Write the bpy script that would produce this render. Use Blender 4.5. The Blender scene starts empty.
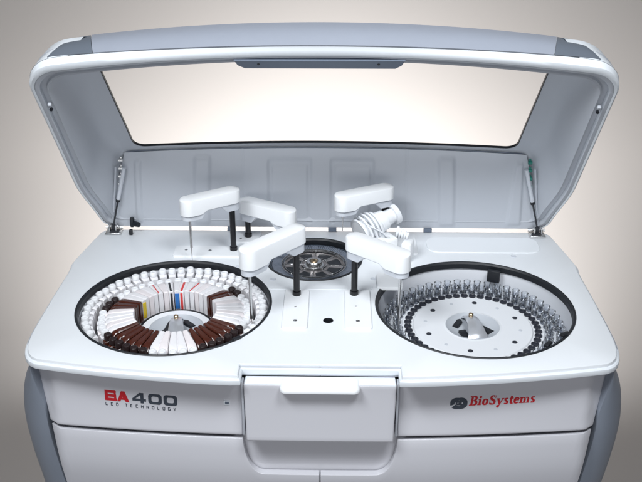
import bpy, bmesh, math, random
from mathutils import Vector, Matrix
random.seed(7)
S = bpy.context.scene
COL = S.collection
R = math.radians
sin, cos, pi = math.sin, math.cos, math.pi

# ------------------------------------------------------------------ materials
def mat(name, col, rough=.4, metal=0, spec=.5, coat=0, noise=.03, nscale=40, bump=0, bscale=300, trans=0, ior=1.45, alpha=1):
    m = bpy.data.materials.new(name); m.use_nodes = True
    nt = m.node_tree; b = nt.nodes['Principled BSDF']
    tc = nt.nodes.new('ShaderNodeTexCoord')
    nz = nt.nodes.new('ShaderNodeTexNoise'); nz.inputs['Scale'].default_value = nscale; nz.inputs['Detail'].default_value = 4
    nt.links.new(tc.outputs['Object'], nz.inputs['Vector'])
    mx = nt.nodes.new('ShaderNodeMix'); mx.data_type = 'RGBA'
    mx.inputs['A'].default_value = tuple(c*(1-noise) for c in col)+(1,)
    mx.inputs['B'].default_value = tuple(min(1, c*(1+noise)) for c in col)+(1,)
    nt.links.new(nz.outputs['Fac'], mx.inputs['Factor'])
    nt.links.new(mx.outputs['Result'], b.inputs['Base Color'])
    mr = nt.nodes.new('ShaderNodeMapRange')
    mr.inputs['To Min'].default_value = max(0, rough-.04); mr.inputs['To Max'].default_value = rough+.04
    nt.links.new(nz.outputs['Fac'], mr.inputs['Value']); nt.links.new(mr.outputs['Result'], b.inputs['Roughness'])
    b.inputs['Metallic'].default_value = metal
    b.inputs['Specular IOR Level'].default_value = spec
    b.inputs['Coat Weight'].default_value = coat
    b.inputs['Coat Roughness'].default_value = .15
    b.inputs['Transmission Weight'].default_value = trans
    b.inputs['IOR'].default_value = ior
    b.inputs['Alpha'].default_value = alpha
    if bump:
        n2 = nt.nodes.new('ShaderNodeTexNoise'); n2.inputs['Scale'].default_value = bscale
        nt.links.new(tc.outputs['Object'], n2.inputs['Vector'])
        bp = nt.nodes.new('ShaderNodeBump'); bp.inputs['Strength'].default_value = bump; bp.inputs['Distance'].default_value = .0005
        nt.links.new(n2.outputs['Fac'], bp.inputs['Height']); nt.links.new(bp.outputs['Normal'], b.inputs['Normal'])
    return m

def glass(name, tint=(1,1,1), gloss=.08, rough=.02):
    m = bpy.data.materials.new(name); m.use_nodes = True
    nt = m.node_tree; nt.nodes.clear()
    o = nt.nodes.new('ShaderNodeOutputMaterial')
    t = nt.nodes.new('ShaderNodeBsdfTransparent'); t.inputs['Color'].default_value = tint+(1,)
    g = nt.nodes.new('ShaderNodeBsdfGlossy'); g.inputs['Roughness'].default_value = rough
    f = nt.nodes.new('ShaderNodeFresnel'); f.inputs['IOR'].default_value = 1.45
    a = nt.nodes.new('ShaderNodeMath'); a.operation = 'MULTIPLY'; a.inputs[1].default_value = gloss/.04
    mx = nt.nodes.new('ShaderNodeMixShader')
    nt.links.new(f.outputs[0], a.inputs[0]); nt.links.new(a.outputs[0], mx.inputs[0])
    nt.links.new(t.outputs[0], mx.inputs[1]); nt.links.new(g.outputs[0], mx.inputs[2])
    nt.links.new(mx.outputs[0], o.inputs['Surface'])
    return m

M = dict(
    deck=mat('deck_paint', (.80, .83, .86), .38, bump=.15, noise=.012, nscale=6),
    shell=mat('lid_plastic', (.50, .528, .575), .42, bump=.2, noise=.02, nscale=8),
    rim=mat('rim_plastic', (.80, .84, .88), .35, noise=.02),
    front=mat('front_panel_paint', (.62, .62, .66), .24, bump=.08, noise=.008, nscale=5, coat=.7),
    cheek=mat('side_grey_paint', (.25, .28, .335), .38, bump=.15, noise=.03),
    white=mat('arm_white', (.86, .88, .90), .32, noise=.01),
    lightgrey=mat('light_grey_plastic', (.60, .63, .68), .42),
    visor=mat('smoked_visor', (.30, .325, .38), .22, coat=.4),
    visor_end=mat('dark_visor', (.13, .15, .18), .25, coat=.4),
    dark=mat('dark_recess', (.03, .032, .038), .6),
    black=mat('black_rubber', (.012, .014, .018), .45, bump=.2),
    post=mat('black_post', (.008, .008, .010), .32),
    handle=mat('slate_handle', (.13, .16, .21), .35),
    steel=mat('steel', (.62, .62, .62), .25, metal=1, noise=.05),
    brass=mat('brass', (.55, .42, .28), .3, metal=1),
    basin=mat('basin_plastic', (.70, .72, .76), .55, noise=.01),
    bottle=mat('white_bottle', (.84, .83, .85), .38, noise=.02, nscale=60),
    bottleb=mat('white_bottle_pinkish_label', (.84, .79, .80), .4, noise=.02, nscale=60),
    cap=mat('white_cap', (.86, .87, .89), .35),
    brown=mat('amber_bottle', (.075, .019, .011), .22, noise=.2, nscale=30, coat=.4),
    browncap=mat('dark_cap', (.022, .012, .012), .35),
    yellow=mat('yellow_label', (.78, .56, .02), .4),
    blue=mat('blue_label', (.03, .17, .50), .4),
    red=mat('red_label', (.70, .05, .05), .4),
    redletter=mat('red_letter', (.50, .012, .02), .4, noise=.02),
    greyletter=mat('slate_letter', (.045, .055, .075), .4, noise=.02),
    green=mat('green_fitting', (.02, .20, .16), .35),
    rotor=mat('rotor_disk', (.78, .80, .83), .34, noise=.004, nscale=4),
    socket=mat('dark_socket', (.03, .033, .045), .35),
    clip=mat('clip_steel', (.80, .83, .88), .3, metal=.8),
    cuv=mat('cuvette_smoke', (.13, .15, .19), .2, noise=.4, nscale=120, coat=.4),
    rdisk=mat('reaction_disk', (.26, .24, .24), .25, metal=.5, noise=.15, nscale=60, coat=.3),
    clear=glass('clear_plastic', (.93, .95, .98), .12, .08),
    frosted=mat('frosted_tubing', (.86, .88, .91), .25, noise=.05, nscale=90, coat=.5),
    window=glass('window_glass', (.985, .985, .985), .0, .01),
    cup=mat('steel_cup', (.22, .24, .28), .25, metal=.7),
    satin=mat('satin_grip', (.66, .68, .72), .26, metal=.55, noise=.02),
    dish=mat('dish_grey', (.50, .53, .57), .4),
    mesh=mat('sensor_face', (.05, .06, .08), .3),
)

# ------------------------------------------------------------------ helpers
def finish(bm, ang=32, flat_big=True):
    bmesh.ops.remove_doubles(bm, verts=bm.verts, dist=1e-6)
    bmesh.ops.recalc_face_normals(bm, faces=bm.faces)
    for f in bm.faces: f.smooth = True
    a = R(ang)
    for e in bm.edges:
        if len(e.link_faces) == 2:
            if e.calc_face_angle(0) > a: e.smooth = False
        else: e.smooth = False
    for f in bm.faces:
        if len(f.verts) > 4: f.smooth = False

ROOT = {}
def part(name, bm, m, parent=None, local=False, label=None, ang=32, mods=None, recalc=True):
    if recalc: finish(bm, ang)
    me = bpy.data.meshes.new(name); bm.to_mesh(me); bm.free()
    for mm in (m if isinstance(m, (list, tuple)) else [m]): me.materials.append(mm)
    o = bpy.data.objects.new(name, me); COL.objects.link(o)
    if parent is not None:
        o.parent = parent
        if not local and parent.name in ROOT:
            o.matrix_parent_inverse = Matrix.Translation(-ROOT[parent.name])
    if label: o['label'] = label
    if mods:
        for t, kw in mods:
            md = o.modifiers.new(t.lower(), t)
            for k, v in kw.items(): setattr(md, k, v)
    return o

def thing(name, label, cat, loc=(0,0,0), rz=0, group=None):
    o = bpy.data.objects.new(name, None); COL.objects.link(o)
    o.location = loc; o.rotation_euler = (0, 0, rz); o.empty_display_size = .02
    ROOT[o.name] = Vector(loc)
    o['label'] = label; o['category'] = cat
    if group: o['group'] = group
    return o

def loft(bm, loops, closed=True, cap0=False, cap1=False, mi=0):
    vs = [[bm.verts.new(p) for p in l] for l in loops]
    n = len(vs[0])
    for a, b in zip(vs, vs[1:]):
        for i in range(n if closed else n-1):
            j = (i+1) % n
            try:
                f = bm.faces.new((a[i], a[j], b[j], b[i])); f.material_index = mi
            except ValueError: pass
    if cap0: f = bm.faces.new(vs[0][::-1]); f.material_index = mi
    if cap1: f = bm.faces.new(vs[-1]); f.material_index = mi
    return vs

def circ(c, r, z, n=48, a0=0):
    return [(c[0]+r*cos(a0+2*pi*i/n), c[1]+r*sin(a0+2*pi*i/n), z) for i in range(n)]

def lathe(bm, c, prof, n=48, cap0=False, cap1=False, mi=0):
    return loft(bm, [circ(c, max(r, 1e-5), z, n) for r, z in prof], True, cap0, cap1, mi)

def frame(d):
    d = Vector(d).normalized()
    u = d.cross(Vector((0,0,1)))
    if u.length < 1e-3: u = Vector((1,0,0))
    u.normalize(); return d, u, d.cross(u)

def tube(bm, p0, p1, r0, r1=None, n=16, caps=True, mi=0):
    r1 = r0 if r1 is None else r1
    d, u, v = frame(Vector(p1)-Vector(p0))
    ls = []
    for p, r in ((p0, r0), (p1, r1)):
        ls.append([Vector(p)+u*r*cos(2*pi*i/n)+v*r*sin(2*pi*i/n) for i in range(n)])
    loft(bm, ls, True, caps, caps, mi)

def path_tube(bm, pts, r, n=8, mi=0):
    pts = [Vector(p) for p in pts]; ls = []
    for k, p in enumerate(pts):
        d = pts[min(k+1, len(pts)-1)]-pts[max(k-1, 0)]
        d, u, v = frame(d)
        ls.append([p+u*r*cos(2*pi*i/n)+v*r*sin(2*pi*i/n) for i in range(n)])
    loft(bm, ls, True, True, True, mi)

def box(bm, c, s, rot=None, bev=0, mi=0):
    mt = Matrix.Translation(c) @ (rot or Matrix.Identity(4)) @ Matrix.Diagonal((s[0], s[1], s[2], 1))
    r = bmesh.ops.create_cube(bm, size=1, matrix=mt)
    es = list({e for v in r['verts'] for e in v.link_edges})
    fs = {f for v in r['verts'] for f in v.link_faces}
    for f in fs: f.material_index = mi
    if bev:
        bmesh.ops.bevel(bm, geom=es, offset=bev, segments=3, profile=.5, affect='EDGES')

def rrect(x0, x1, y0, y1, r, n=6):
    pts = []
    for cx, cy, a in ((x1-r, y1-r, 0), (x0+r, y1-r, 90), (x0+r, y0+r, 180), (x1-r, y0+r, 270)):
        for i in range(n+1):
            t = R(a+90*i/n); pts.append((cx+r*cos(t), cy+r*sin(t)))
    return pts

def offs(pts, d):
    n = len(pts); out = []
    for i in range(n):
        a = Vector(pts[i-1]); b = Vector(pts[i]); c = Vector(pts[(i+1) % n])
        t1 = (b-a); t2 = (c-b)
        t = (t1.normalized() if t1.length > 1e-7 else Vector((0, 0)))+(t2.normalized() if t2.length > 1e-7 else Vector((0, 0)))
        if t.length < 1e-6: out.append(tuple(b)); continue
        t.normalize()
        out.append((b.x+t.y*d, b.y-t.x*d))
    return out

def slab(bm, pts, z0, z1, bev=.002, mi=0):
    """prism on outline pts (counter-clockwise) with a rounded top edge"""
    ls = [[(x, y, z0) for x, y in pts], [(x, y, z1-bev) for x, y in pts],
          [(x, y, z1-bev*.3) for x, y in offs(pts, -bev*.3)], [(x, y, z1) for x, y in offs(pts, -bev)]]
    loft(bm, ls, True, True, True, mi)

# ------------------------------------------------------------------ analyser
ML = Vector((0, .25, -.9))
machine = thing('clinical_analyser', 'white and grey bench analyser with its big windowed lid swung open', 'laboratory analyser', ML)

def yf(x):  # front edge of the deck
    return -.092+.161*x*x+.047*x**4

LC = (-.330, .195); RC = (.3385, .199); MC = (-.024, .430)
LR, RR, MR = .2165, .2195, .1185

# ---- deck outline, counter-clockwise
right = []
for x in [.16+.0164*i for i in range(26)]: right.append((x, yf(x)))
x0 = .57; y0 = yf(x0)
for p in [(.583, -.0265), (.593, -.014), (.600, .003), (.605, .022), (.608, .045), (.610, .08), (.611, .14), (.611, .22), (.610, .30),
          (.609, .355), (.610, .385), (.613, .402), (.612, .415), (.604, .47), (.595, .53), (.587, .578), (.578, .592), (.560, .598)]:
    right.append(p)
outline = [(.160, -.047)]+right
outline = outline+[(-x, y) for x, y in reversed(outline)]
def notch(pts): return pts
bm = bmesh.new()
def oz(d, z): return [(x, y, z) for x, y in offs(outline, d)]
rings = [oz(-.0025, 0), oz(-.0008, -.0008), oz(0, -.003), oz(0, -.007)]
vs = loft(bm, rings)
top_e = [bm.edges.get((vs[0][i], vs[0][(i+1) % len(outline)])) for i in range(len(outline))]
hole_e = []
for c, r in ((LC, LR), (RC, RR), (MC, MR), ((.014, .127), .0105)):
    hv = lathe(bm, c, [(r, 0), (r, -.016)], 96)
    hole_e += [bm.edges.get((hv[0][i], hv[0][(i+1) % 96])) for i in range(96)]
res = bmesh.ops.triangle_fill(bm, use_beauty=True, use_dissolve=False, edges=top_e+hole_e, normal=(0, 0, 1))
deck = part('work_deck', bm, M['deck'], machine, ang=28)
# lower flange of the deck, proud of the top sheet
bm = bmesh.new()
loft(bm, [oz(-.006, -.0072), oz(.0035, -.0072), oz(.0065, -.0095), oz(.0075, -.014), oz(.0065, -.020), oz(.002, -.0235), oz(-.02, -.0235)])
part('deck_flange', bm, M['rim'], machine, label='rounded pale lip running under the edge of the deck')
# side trims
for sx in (-1, 1):
    bm = bmesh.new()
    ls = []
    for i in range(13):
        y = .03+.19*i/12; x = (.6065+.002*min(1, i/4))*sx
        e = .003*min(1, i/2+.15, (12-i)/1.2+.15)
        ls.append([(x, y, -.026), (x+sx*(e+.004), y, -.026), (x+sx*(e+.004), y, -.008), (x+sx*e, y, -.003), (x, y, -.003)])
    loft(bm, ls, True, True, True)
    part('side_trim', bm, M['lightgrey'], machine)

# ---- slot plates, covers and small fittings on the deck
def plate(name, x0, x1, y0, y1, shear=0, screws=(), z=.0048, lab=None):
    pts = [(x+shear*(y-y0)/(y1-y0), y) for x, y in rrect(x0, x1, y0, y1, .008)]
    bm = bmesh.new(); slab(bm, pts, -.001, z, .0018)
    p = part(name, bm, M['white'], machine, label=lab)
    for s, r in screws:
        bm = bmesh.new(); lathe(bm, s, [(r, z-.001), (r, z+.0008), (r*.7, z+.0014), (.3*r, z+.0006)], 16, True, True)
        part('screw', bm, M['steel'], p)
    return p
plate('arm_slot_plate', -.086, -.030, .088, .262, .0, (((-.059, .178), .0025), ((-.057, .118), .0045)), lab='white raised arm plate left of the black deck hole')
plate('arm_slot_plate', .050, .108, .088, .262, .0, (((.075, .182), .0025), ((.078, .118), .0045)), lab='white raised arm plate right of the black deck hole')
plate('arm_slot_plate', -.375, -.205, .432, .492, .0, (((-.345, .465), .004), ((-.285, .462), .0045)), lab='long white arm plate behind the left rotor')
plate('arm_slot_plate', .125, .235, .455, .575, .0, (((.15, .47), .004),))
plate('arm_slot_plate', -.232, -.165, .515, .585, .0, (((-.215, .535), .003),))
bm = bmesh.new()
pts = rrect(.260, .545, .470, .560, .03)
slab(bm, pts, -.001, .0022, .0014)
part('deck_cover', bm, M['deck'], machine, label='faint raised cover at the right rear of the deck')
bm = bmesh.new(); slab(bm, rrect(-.13, .115, .268, .292, .01), -.001, .0014, .001)
part('deck_step', bm, M['deck'], machine)
bm = bmesh.new(); slab(bm, rrect(.125, .185, .270, .345, .012), -.001, .006, .002)
part('wash_port', bm, M['white'], machine)
bm = bmesh.new(); lathe(bm, (.014, .127), [(.0112, .0006), (.0105, .001), (.009, -.004), (.009, -.03)], 32, False, True)
part('deck_hole_liner', bm, M['black'], machine, label='black round opening in the middle of the deck')
for c in ((-.118, .318), (-.205, .385), (.118, .325), (.47, .452), (-.11, .455)):
    bm = bmesh.new(); lathe(bm, c, [(.007, -.001), (.007, .0008), (.0055, .0014), (.004, .0004)], 20, True, True)
    part('deck_plug', bm, M['lightgrey'], machine)

# ---- wells
def well(c, r, depth, m, gm, name):
    bm = bmesh.new()
    lathe(bm, c, [(r-.001, -.012), (r-.003, -.02), (r-.004, -depth+.01), (r-.012, -depth), (.01, -depth)], 96, False, True)
    w = part(name, bm, m, machine)
    bm = bmesh.new()
    lathe(bm, c, [(r-.006, -.015), (r-.0065, -.002), (r-.004, .0018), (r, .0022), (r+.0012, .001), (r+.0012, -.001)], 96)
    part('gasket', bm, gm, w)
    return w
well(LC, LR, .085, M['basin'], M['black'], 'reagent_well')
well(RC, RR, .085, M['basin'], M['black'], 'sample_well')
well(MC, MR, .060, M['black'], M['black'], 'reaction_well')

# black sensor blocks in the sample well
bm = bmesh.new(); box(bm, (.412, .383, -.020), (.030, .012, .030), Matrix.Rotation(R(-20), 4, 'Z'), .001)
part('sensor_block', bm, M['black'], machine, label='black square sensor at the back wall of the sample rotor')
for (x, y, a) in ((.512, .075, 35), (.468, .035, 52)):
    bm = bmesh.new(); box(bm, (x, y, .0022), (.022, .009, .006), Matrix.Rotation(R(a), 4, 'Z'), .001)
    part('sensor_tab', bm, M['black'], machine)
bm = bmesh.new(); box(bm, (-.175, .046, .0022), (.020, .008, .006), Matrix.Rotation(R(40), 4, 'Z'), .001)
part('sensor_tab', bm, M['black'], machine)

# ------------------------------------------------------------------ body
def grid_panel(name, xl, xr, zt, zb, yfun, nu, nv, m, parent, thick=.014, bev=.004, us=None, label=None):
    """curved front panel: xl(z), xr(z), zt(u), zb(u)"""
    bm = bmesh.new(); g = []
    us = us or [i/nu for i in range(nu+1)]
    for j in range(nv+1):
        v = j/nv; row = []
        for u in us:
            z = zt(u)+(zb(u)-zt(u))*v
            x = xl(z)+(xr(z)-xl(z))*u
            row.append(bm.verts.new((x, yfun(x, z), z)))
        g.append(row)
    for a, b in zip(g, g[1:]):
        for i in range(len(us)-1): bm.faces.new((a[i], b[i], b[i+1], a[i+1]))
    for f in bm.faces: f.smooth = True
    bm.normal_update()
    o = part(name, bm, m, parent, recalc=False, label=label, mods=[
        ('SOLIDIFY', dict(thickness=thick, offset=-1)),
        ('BEVEL', dict(width=bev, segments=3, limit_method='ANGLE', angle_limit=R(50)))])
    return o

def yp(x, z):   # surface of the upper front panels: leans out towards its lower edge
    t = min(1, max(0, (-z-.02)/.14))
    return -.0520+.105*x*x-.0200*t**1.7+ (.02*max(0, abs(x)-.545)/.03 if abs(x) > .545 else 0)

def ease(t): return t*t*(3-2*t)
def xo(z): return .597+(.566-.597)*min(1, max(0, (-z-.03)/.13))
for sx in (-1, 1):
    if sx < 0: xl, xr = (lambda z: -xo(z)), (lambda z: -.158)
    else: xl, xr = (lambda z: .158), (lambda z: xo(z))
    fp = grid_panel('upper_front_panel', xl, xr, lambda u: -.026, lambda u: -.158, yp, 40, 16, M['front'], machine,
                    label='left front panel with the red and grey lettering' if sx < 0 else 'right front panel with round emblem and red lettering')
    if sx < 0: FPL = fp
    else: FPR = fp

def yd(x, z):
    d = max(0, -z-.165)
    return -.0715+.10*x*x-.012*sin(min(1, d/.10)*pi/2)+.30*max(0, d-.07)**1.6*(1 if d < .4 else 1) + (.02*max(0, abs(x)-.54)/.03 if abs(x) > .54 else 0)
def xd(z): return .563-.0000-(.18*max(0, -z-.165))*max(0, 1-.55*(-z-.165))
def xcut_top(x):
    ax = abs(x)
    if ax > .1575: return -.165
    if ax < .112: return -.246
    # rounded U-shaped cut
    t = (ax-.112)/.0455
    return -.246+.081*(1-math.sqrt(max(0, 1-t**2.6)))
for sx in (-1, 1):
    us = [0]+[.02*i for i in range(1, 34)]+[.67+.33*i/130 for i in range(131)]
    def zt(u, sx=sx):
        x = .562-(.562-.0015)*u
        return xcut_top(x)
    if sx < 0: xl, xr = (lambda z: -xd(z)), (lambda z: -.0012)
    else: xl, xr = (lambda z: xd(z)), (lambda z: .0012)
    d = grid_panel('cabinet_door', xl, xr, zt, lambda u: -.84, yd, 0, 30, M['front'], machine, .016, .0045, us,
               label='left lower cabinet door' if sx < 0 else 'right lower cabinet door')
    if sx > 0:
        d.data.flip_normals()

# tray cover (centre drawer front)
def yt(x, z):
    t = min(1, max(0, (-z-.028)/.13))
    return -.0800+.04*x*x-.0150*t**1.6
tray = grid_panel('drawer_front', lambda z: -.1515+.03*(-z-.026), lambda z: .1515-.03*(-z-.026), lambda u: -.0265, lambda u: -.1535, yt, 20, 12,
                  M['front'], machine, .030, .0035, label='centre drawer front with a white pull handle')
bm = bmesh.new()
# top shelf of the drawer front, in front of the deck notch
slab(bm, [(-.149, -.079), (.149, -.079), (.149, -.050), (-.149, -.050)], -.05, -.0262, .001)
part('drawer_top', bm, M['rim'], tray)
bm = bmesh.new()
ls = []
pl = rrect(-.079, .079, -.0995, -.052, .013, 8)
for z, d in ((-.0370, -.007), (-.0358, -.0025), (-.034, 0), (-.0305, 0), (-.0265, -.002), (-.0250, -.005)):
    ls.append([(x, y, z) for x, y in offs(pl, d)])
loft(bm, ls, True, True, True)
part('pull_handle', bm, M['white'], tray, ang=50)
# notch wall
for x0, x1 in ((-.1585, -.0006), (.0006, .1585)):
    bm = bmesh.new(); box(bm, ((x0+x1)/2, -.0475, -.014), (x1-x0, .004, .0225), None, .0006)
    part('notch_wall', bm, M['lightgrey'], machine)
# posts filling gaps beside the drawer
for sx in (-1, 1):
    bm = bmesh.new(); box(bm, (sx*.1547, -.060, -.093), (.0045, .018, .128), None, .001)
    part('gap_strip', bm, M['lightgrey'], machine)
# grab pocket behind the U-shaped cut
bm = bmesh.new()
ls = []
for i in range(15):
    t = i/14; z = -.140-.135*t; y = -.046-.016*t
    ls.append([(-.175, y, z), (.175, y, z)])
loft(bm, ls, closed=False)
for f in bm.faces: f.smooth = True
part('grab_pocket', bm, M['front'], machine, mods=[('SOLIDIFY', dict(thickness=.004, offset=1))])

# inner carcass
bm = bmesh.new(); box(bm, (0, .268, -.475), (1.06, .60, .74), None, .004)
part('carcass', bm, M['dark'], machine)
# carcass front dark backing under the lip
bm = bmesh.new()
g = []
for i in range(41):
    x = -.575+1.15*i/40
    g.append([(x, yf(x)+.062, -.0225), (x*.955, yp(x, -.16)+.045, -.175)])
loft(bm, g, closed=False)
part('front_backing', bm, M['dark'], machine, mods=[('SOLIDIFY', dict(thickness=.003, offset=1))])

# side cheeks
def interp(z, tab):
    for (a, va), (b, vb) in zip(tab, tab[1:]):
        if a >= z >= b:
            t = (a-z)/(a-b); return va+(vb-va)*t
    return tab[-1][1]
def catm(z, tab):
    ks = [a for a, _ in tab]; vv = [b for _, b in tab]
    for i in range(len(tab)-1):
        if ks[i] >= z >= ks[i+1]:
            t = (ks[i]-z)/(ks[i]-ks[i+1])
            p0 = vv[max(0, i-1)]; p1 = vv[i]; p2 = vv[i+1]; p3 = vv[min(len(vv)-1, i+2)]
            return .5*((2*p1)+(-p0+p2)*t+(2*p0-5*p1+4*p2-p3)*t*t+(-p0+3*p1-3*p2+p3)*t**3)
    return vv[-1]
OUT = [(-.022, .592), (-.05, .612), (-.09, .633), (-.13, .645), (-.19, .651), (-.26, .647), (-.34, .636), (-.45, .620), (-.6, .606), (-.86, .596)]
INN = [(-.022, .592), (-.05, .589), (-.09, .581), (-.13, .574), (-.19, .571), (-.26, .563), (-.34, .551), (-.45, .538), (-.6, .528), (-.86, .52)]
for sx in (-1, 1):
    bm = bmesh.new(); ls = []
    for k in range(43):
        z = -.022-.838*(k/42)**1.5
        xo_, xi_ = catm(z, OUT), catm(z, INN)
        row = [(sx*(xi_-.004), .03, z), (sx*(xi_-.001), -.012, z), (sx*(xi_+.002), -.018, z)]
        for i in range(1, 15):
            a = pi/2*i/14
            row.append((sx*(xi_+.002+(xo_-xi_-.002)*sin(a)), -.018+.105*(1-cos(a)), z))
        row += [(sx*xo_, .2, z), (sx*xo_, .4, z), (sx*(xo_-.01), .55, z), (sx*(xo_-.05), .585, z), (sx*(min(xi_, .575)-.006), .585, z), (sx*(min(xi_, .575)-.006), .03, z)]
        ls.append(row)
    loft(bm, ls, True, True, True)
    part('side_cheek', bm, M['cheek'], machine, ang=40, label='blue grey curved left side of the cabinet' if sx < 0 else 'blue grey curved right side of the cabinet')
for x in (-.48, .48):
    for y in (.03, .52):
        bm = bmesh.new(); lathe(bm, (x, y), [(.018, -.83), (.018, -.875), (.028, -.885), (.028, -.9)], 24, True, True)
        part('foot', bm, M['black'], machine)
# indicator window by the left panel's inner end
bm = bmesh.new(); x, z = -.189, -.088
yq = yp(x, z)
box(bm, (x, yq, z), (.0125, .004, .011), None, .001); fr = part('indicator_window', bm, M['rim'], FPL)
bm = bmesh.new(); box(bm, (x+.0006, yq-.0021, z+.001), (.008, .0015, .0055), None, .0003); part('indicator_lens', bm, M['handle'], fr)

# ---- lettering, strokes laid on the panel's own surface
def stroke_word(strokes, ox, oz, sc, m, parent, name, shear=0, thick=.0007, slope=0):
    """strokes: closed polygons in letter units (x right, y up)"""
    bm = bmesh.new()
    for poly in strokes:
        n = len(poly)
        if n < 3: continue
        f0 = []; f1 = []
        for (u, v) in poly:
            X = ox+(u+shear*v)*sc; Z = oz+v*sc+slope*(u*sc)
            f0.append((X, yp(X, Z)-thick, Z)); f1.append((X, yp(X, Z)+.0004, Z))
        a = [bm.verts.new(p) for p in f0]; b = [bm.verts.new(p) for p in f1]
        bm.faces.new(a)
        for i in range(n): bm.faces.new((a[i], b[i], b[(i+1) % n], a[(i+1) % n]))
    bmesh.ops.triangulate(bm, faces=[f for f in bm.faces if len(f.verts) > 4])
    return part(name, bm, m, parent)
def bar(x0, y0, x1, y1, w0, w1=None):
    w1 = w0 if w1 is None else w1
    d = Vector((x1-x0, y1-y0)).normalized(); n = Vector((-d.y, d.x))
    return [(x0+n.x*w0/2, y0+n.y*w0/2), (x0-n.x*w0/2, y0-n.y*w0/2), (x1-n.x*w1/2, y1-n.y*w1/2), (x1+n.x*w1/2, y1+n.y*w1/2)]
def arc(cx, cy, rx, ry, a0, a1, wv, wh=None, n=14):
    """ring segment as quads: wv stroke width where the stroke runs vertically, wh where it runs horizontally"""
    wh = wv if wh is None else wh; out = []
    for i in range(n):
        q = []
        for k in (i, i+1):
            t = R(a0+(a1-a0)*k/n)
            w = abs(cos(t))*wv+abs(sin(t))*wh
            q.append(((cx+(rx+w/2)*cos(t), cy+(ry+w/2)*sin(t)), (cx+(rx-w/2)*cos(t), cy+(ry-w/2)*sin(t))))
        out.append([q[0][0], q[0][1], q[1][1], q[1][0]])
    return out
def ring_sq(x0, x1, y0, y1, w, h, r=.18):
    o = rrect(x0, x1, y0, y1, r, 5); i_ = rrect(x0+w, x1-w, y0+h, y1-h, max(.02, r-.1), 5)
    n = len(o); return [[o[k], i_[k], i_[(k+1) % n], o[(k+1) % n]] for k in range(n)]
# heavy joined B and A
BA = [[(0, 0), (.30, 0), (.30, 1), (0, 1)], [(.30, .75), (1.02, .75), (1.12, .82), (1.12, .94), (1.04, 1.0), (.30, 1.0)],
      [(.30, .38), (1.12, .38), (1.12, .62), (.30, .62)], [(.30, 0), (1.20, 0), (1.20, .25), (.30, .25)],
      [(.90, .62), (1.10, .62), (1.10, .75), (.90, .75)], [(.90, .25), (1.12, .25), (1.12, .38), (.90, .38)],
      [(1.20, 0), (1.50, 0), (1.84, .80), (1.62, 1.0)], [(1.62, 1.0), (1.50, .80), (1.58, .70), (2.02, .0), (2.38, 0), (1.96, 1.0)], [(1.50, .18), (2.14, .18), (2.06, .38), (1.56, .38)]]
SC = .0226
stroke_word([[(u*.94, v) for u, v in p] for p in BA], -.4405, -.0950, SC, M['redletter'], FPL, 'red_lettering', slope=-.035)
N4 = []
def four(ox): return [[(ox+.0, .22), (ox+.0, .44), (ox+.78, 1.0), (ox+1.10, 1.0)] , [(ox, .20), (ox+1.34, .20), (ox+1.34, .42), (ox, .42)], [(ox+.80, 0), (ox+1.10, 0), (ox+1.10, 1.0), (ox+.80, 1.0)]]
four_ = [[(0, .42), (.28, .42), (1.06, 1.0), (.70, 1.0)], [(0, .20), (1.30, .20), (1.30, .42), (0, .42)], [(.78, 0), (1.08, 0), (1.08, .20), (.78, .20)], [(.78, .42), (1.08, .42), (1.08, 1.0), (.78, .80)]]
N4 += [[(2.52+u*.92, v) for u, v in p] for p in four_]
N4 += ring_sq(3.92, 5.10, 0, 1.0, .28, .23, .26)
N4 += ring_sq(5.26, 6.44, 0, 1.0, .28, .23, .26)
stroke_word([[(u*1.045-.10, v) for u, v in p] for p in N4], -.4405, -.0950, SC, M['greyletter'], FPL, 'grey_lettering', slope=-.035)
# small spaced letters beneath
G = {'L': [((0,1),(0,0)), ((0,0),(.6,0))], 'E': [((0,1),(0,0)), ((0,0),(.6,0)), ((0,.5),(.5,.5)), ((0,1),(.6,1))],
     'D': [((0,1),(0,0)), ((0,0),(.45,0)), ((.45,0),(.65,.3)), ((.65,.3),(.65,.7)), ((.65,.7),(.45,1)), ((.45,1),(0,1))],
     'T': [((.35,1),(.35,0)), ((0,1),(.7,1))], 'C': [((.6,1),(0,1)), ((0,1),(0,0)), ((0,0),(.6,0))],
     'H': [((0,1),(0,0)), ((.65,1),(.65,0)), ((0,.5),(.65,.5))], 'N': [((0,1),(0,0)), ((.65,1),(.65,0)), ((0,1),(.65,0))],
     'O': [((0,1),(0,0)), ((.65,1),(.65,0)), ((0,1),(.65,1)), ((0,0),(.65,0))], 'G': [((.6,1),(0,1)), ((0,1),(0,0)), ((0,0),(.65,0)), ((.65,0),(.65,.5)), ((.65,.5),(.35,.5))],
     'Y': [((0,1),(.35,.5)), ((.7,1),(.35,.5)), ((.35,.5),(.35,0))]}
st = []; u = 0
for ch in 'LED TECHNOLOGY':
    if ch in G:
        for (a, b) in G[ch]: st.append(bar(u+a[0], a[1], u+b[0], b[1], .2))
    u += 1.86 if ch != ' ' else 1.2
stroke_word(st, -.4395, -.1055, .0060, M['greyletter'], FPL, 'small_lettering', slope=-.035)
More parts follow.
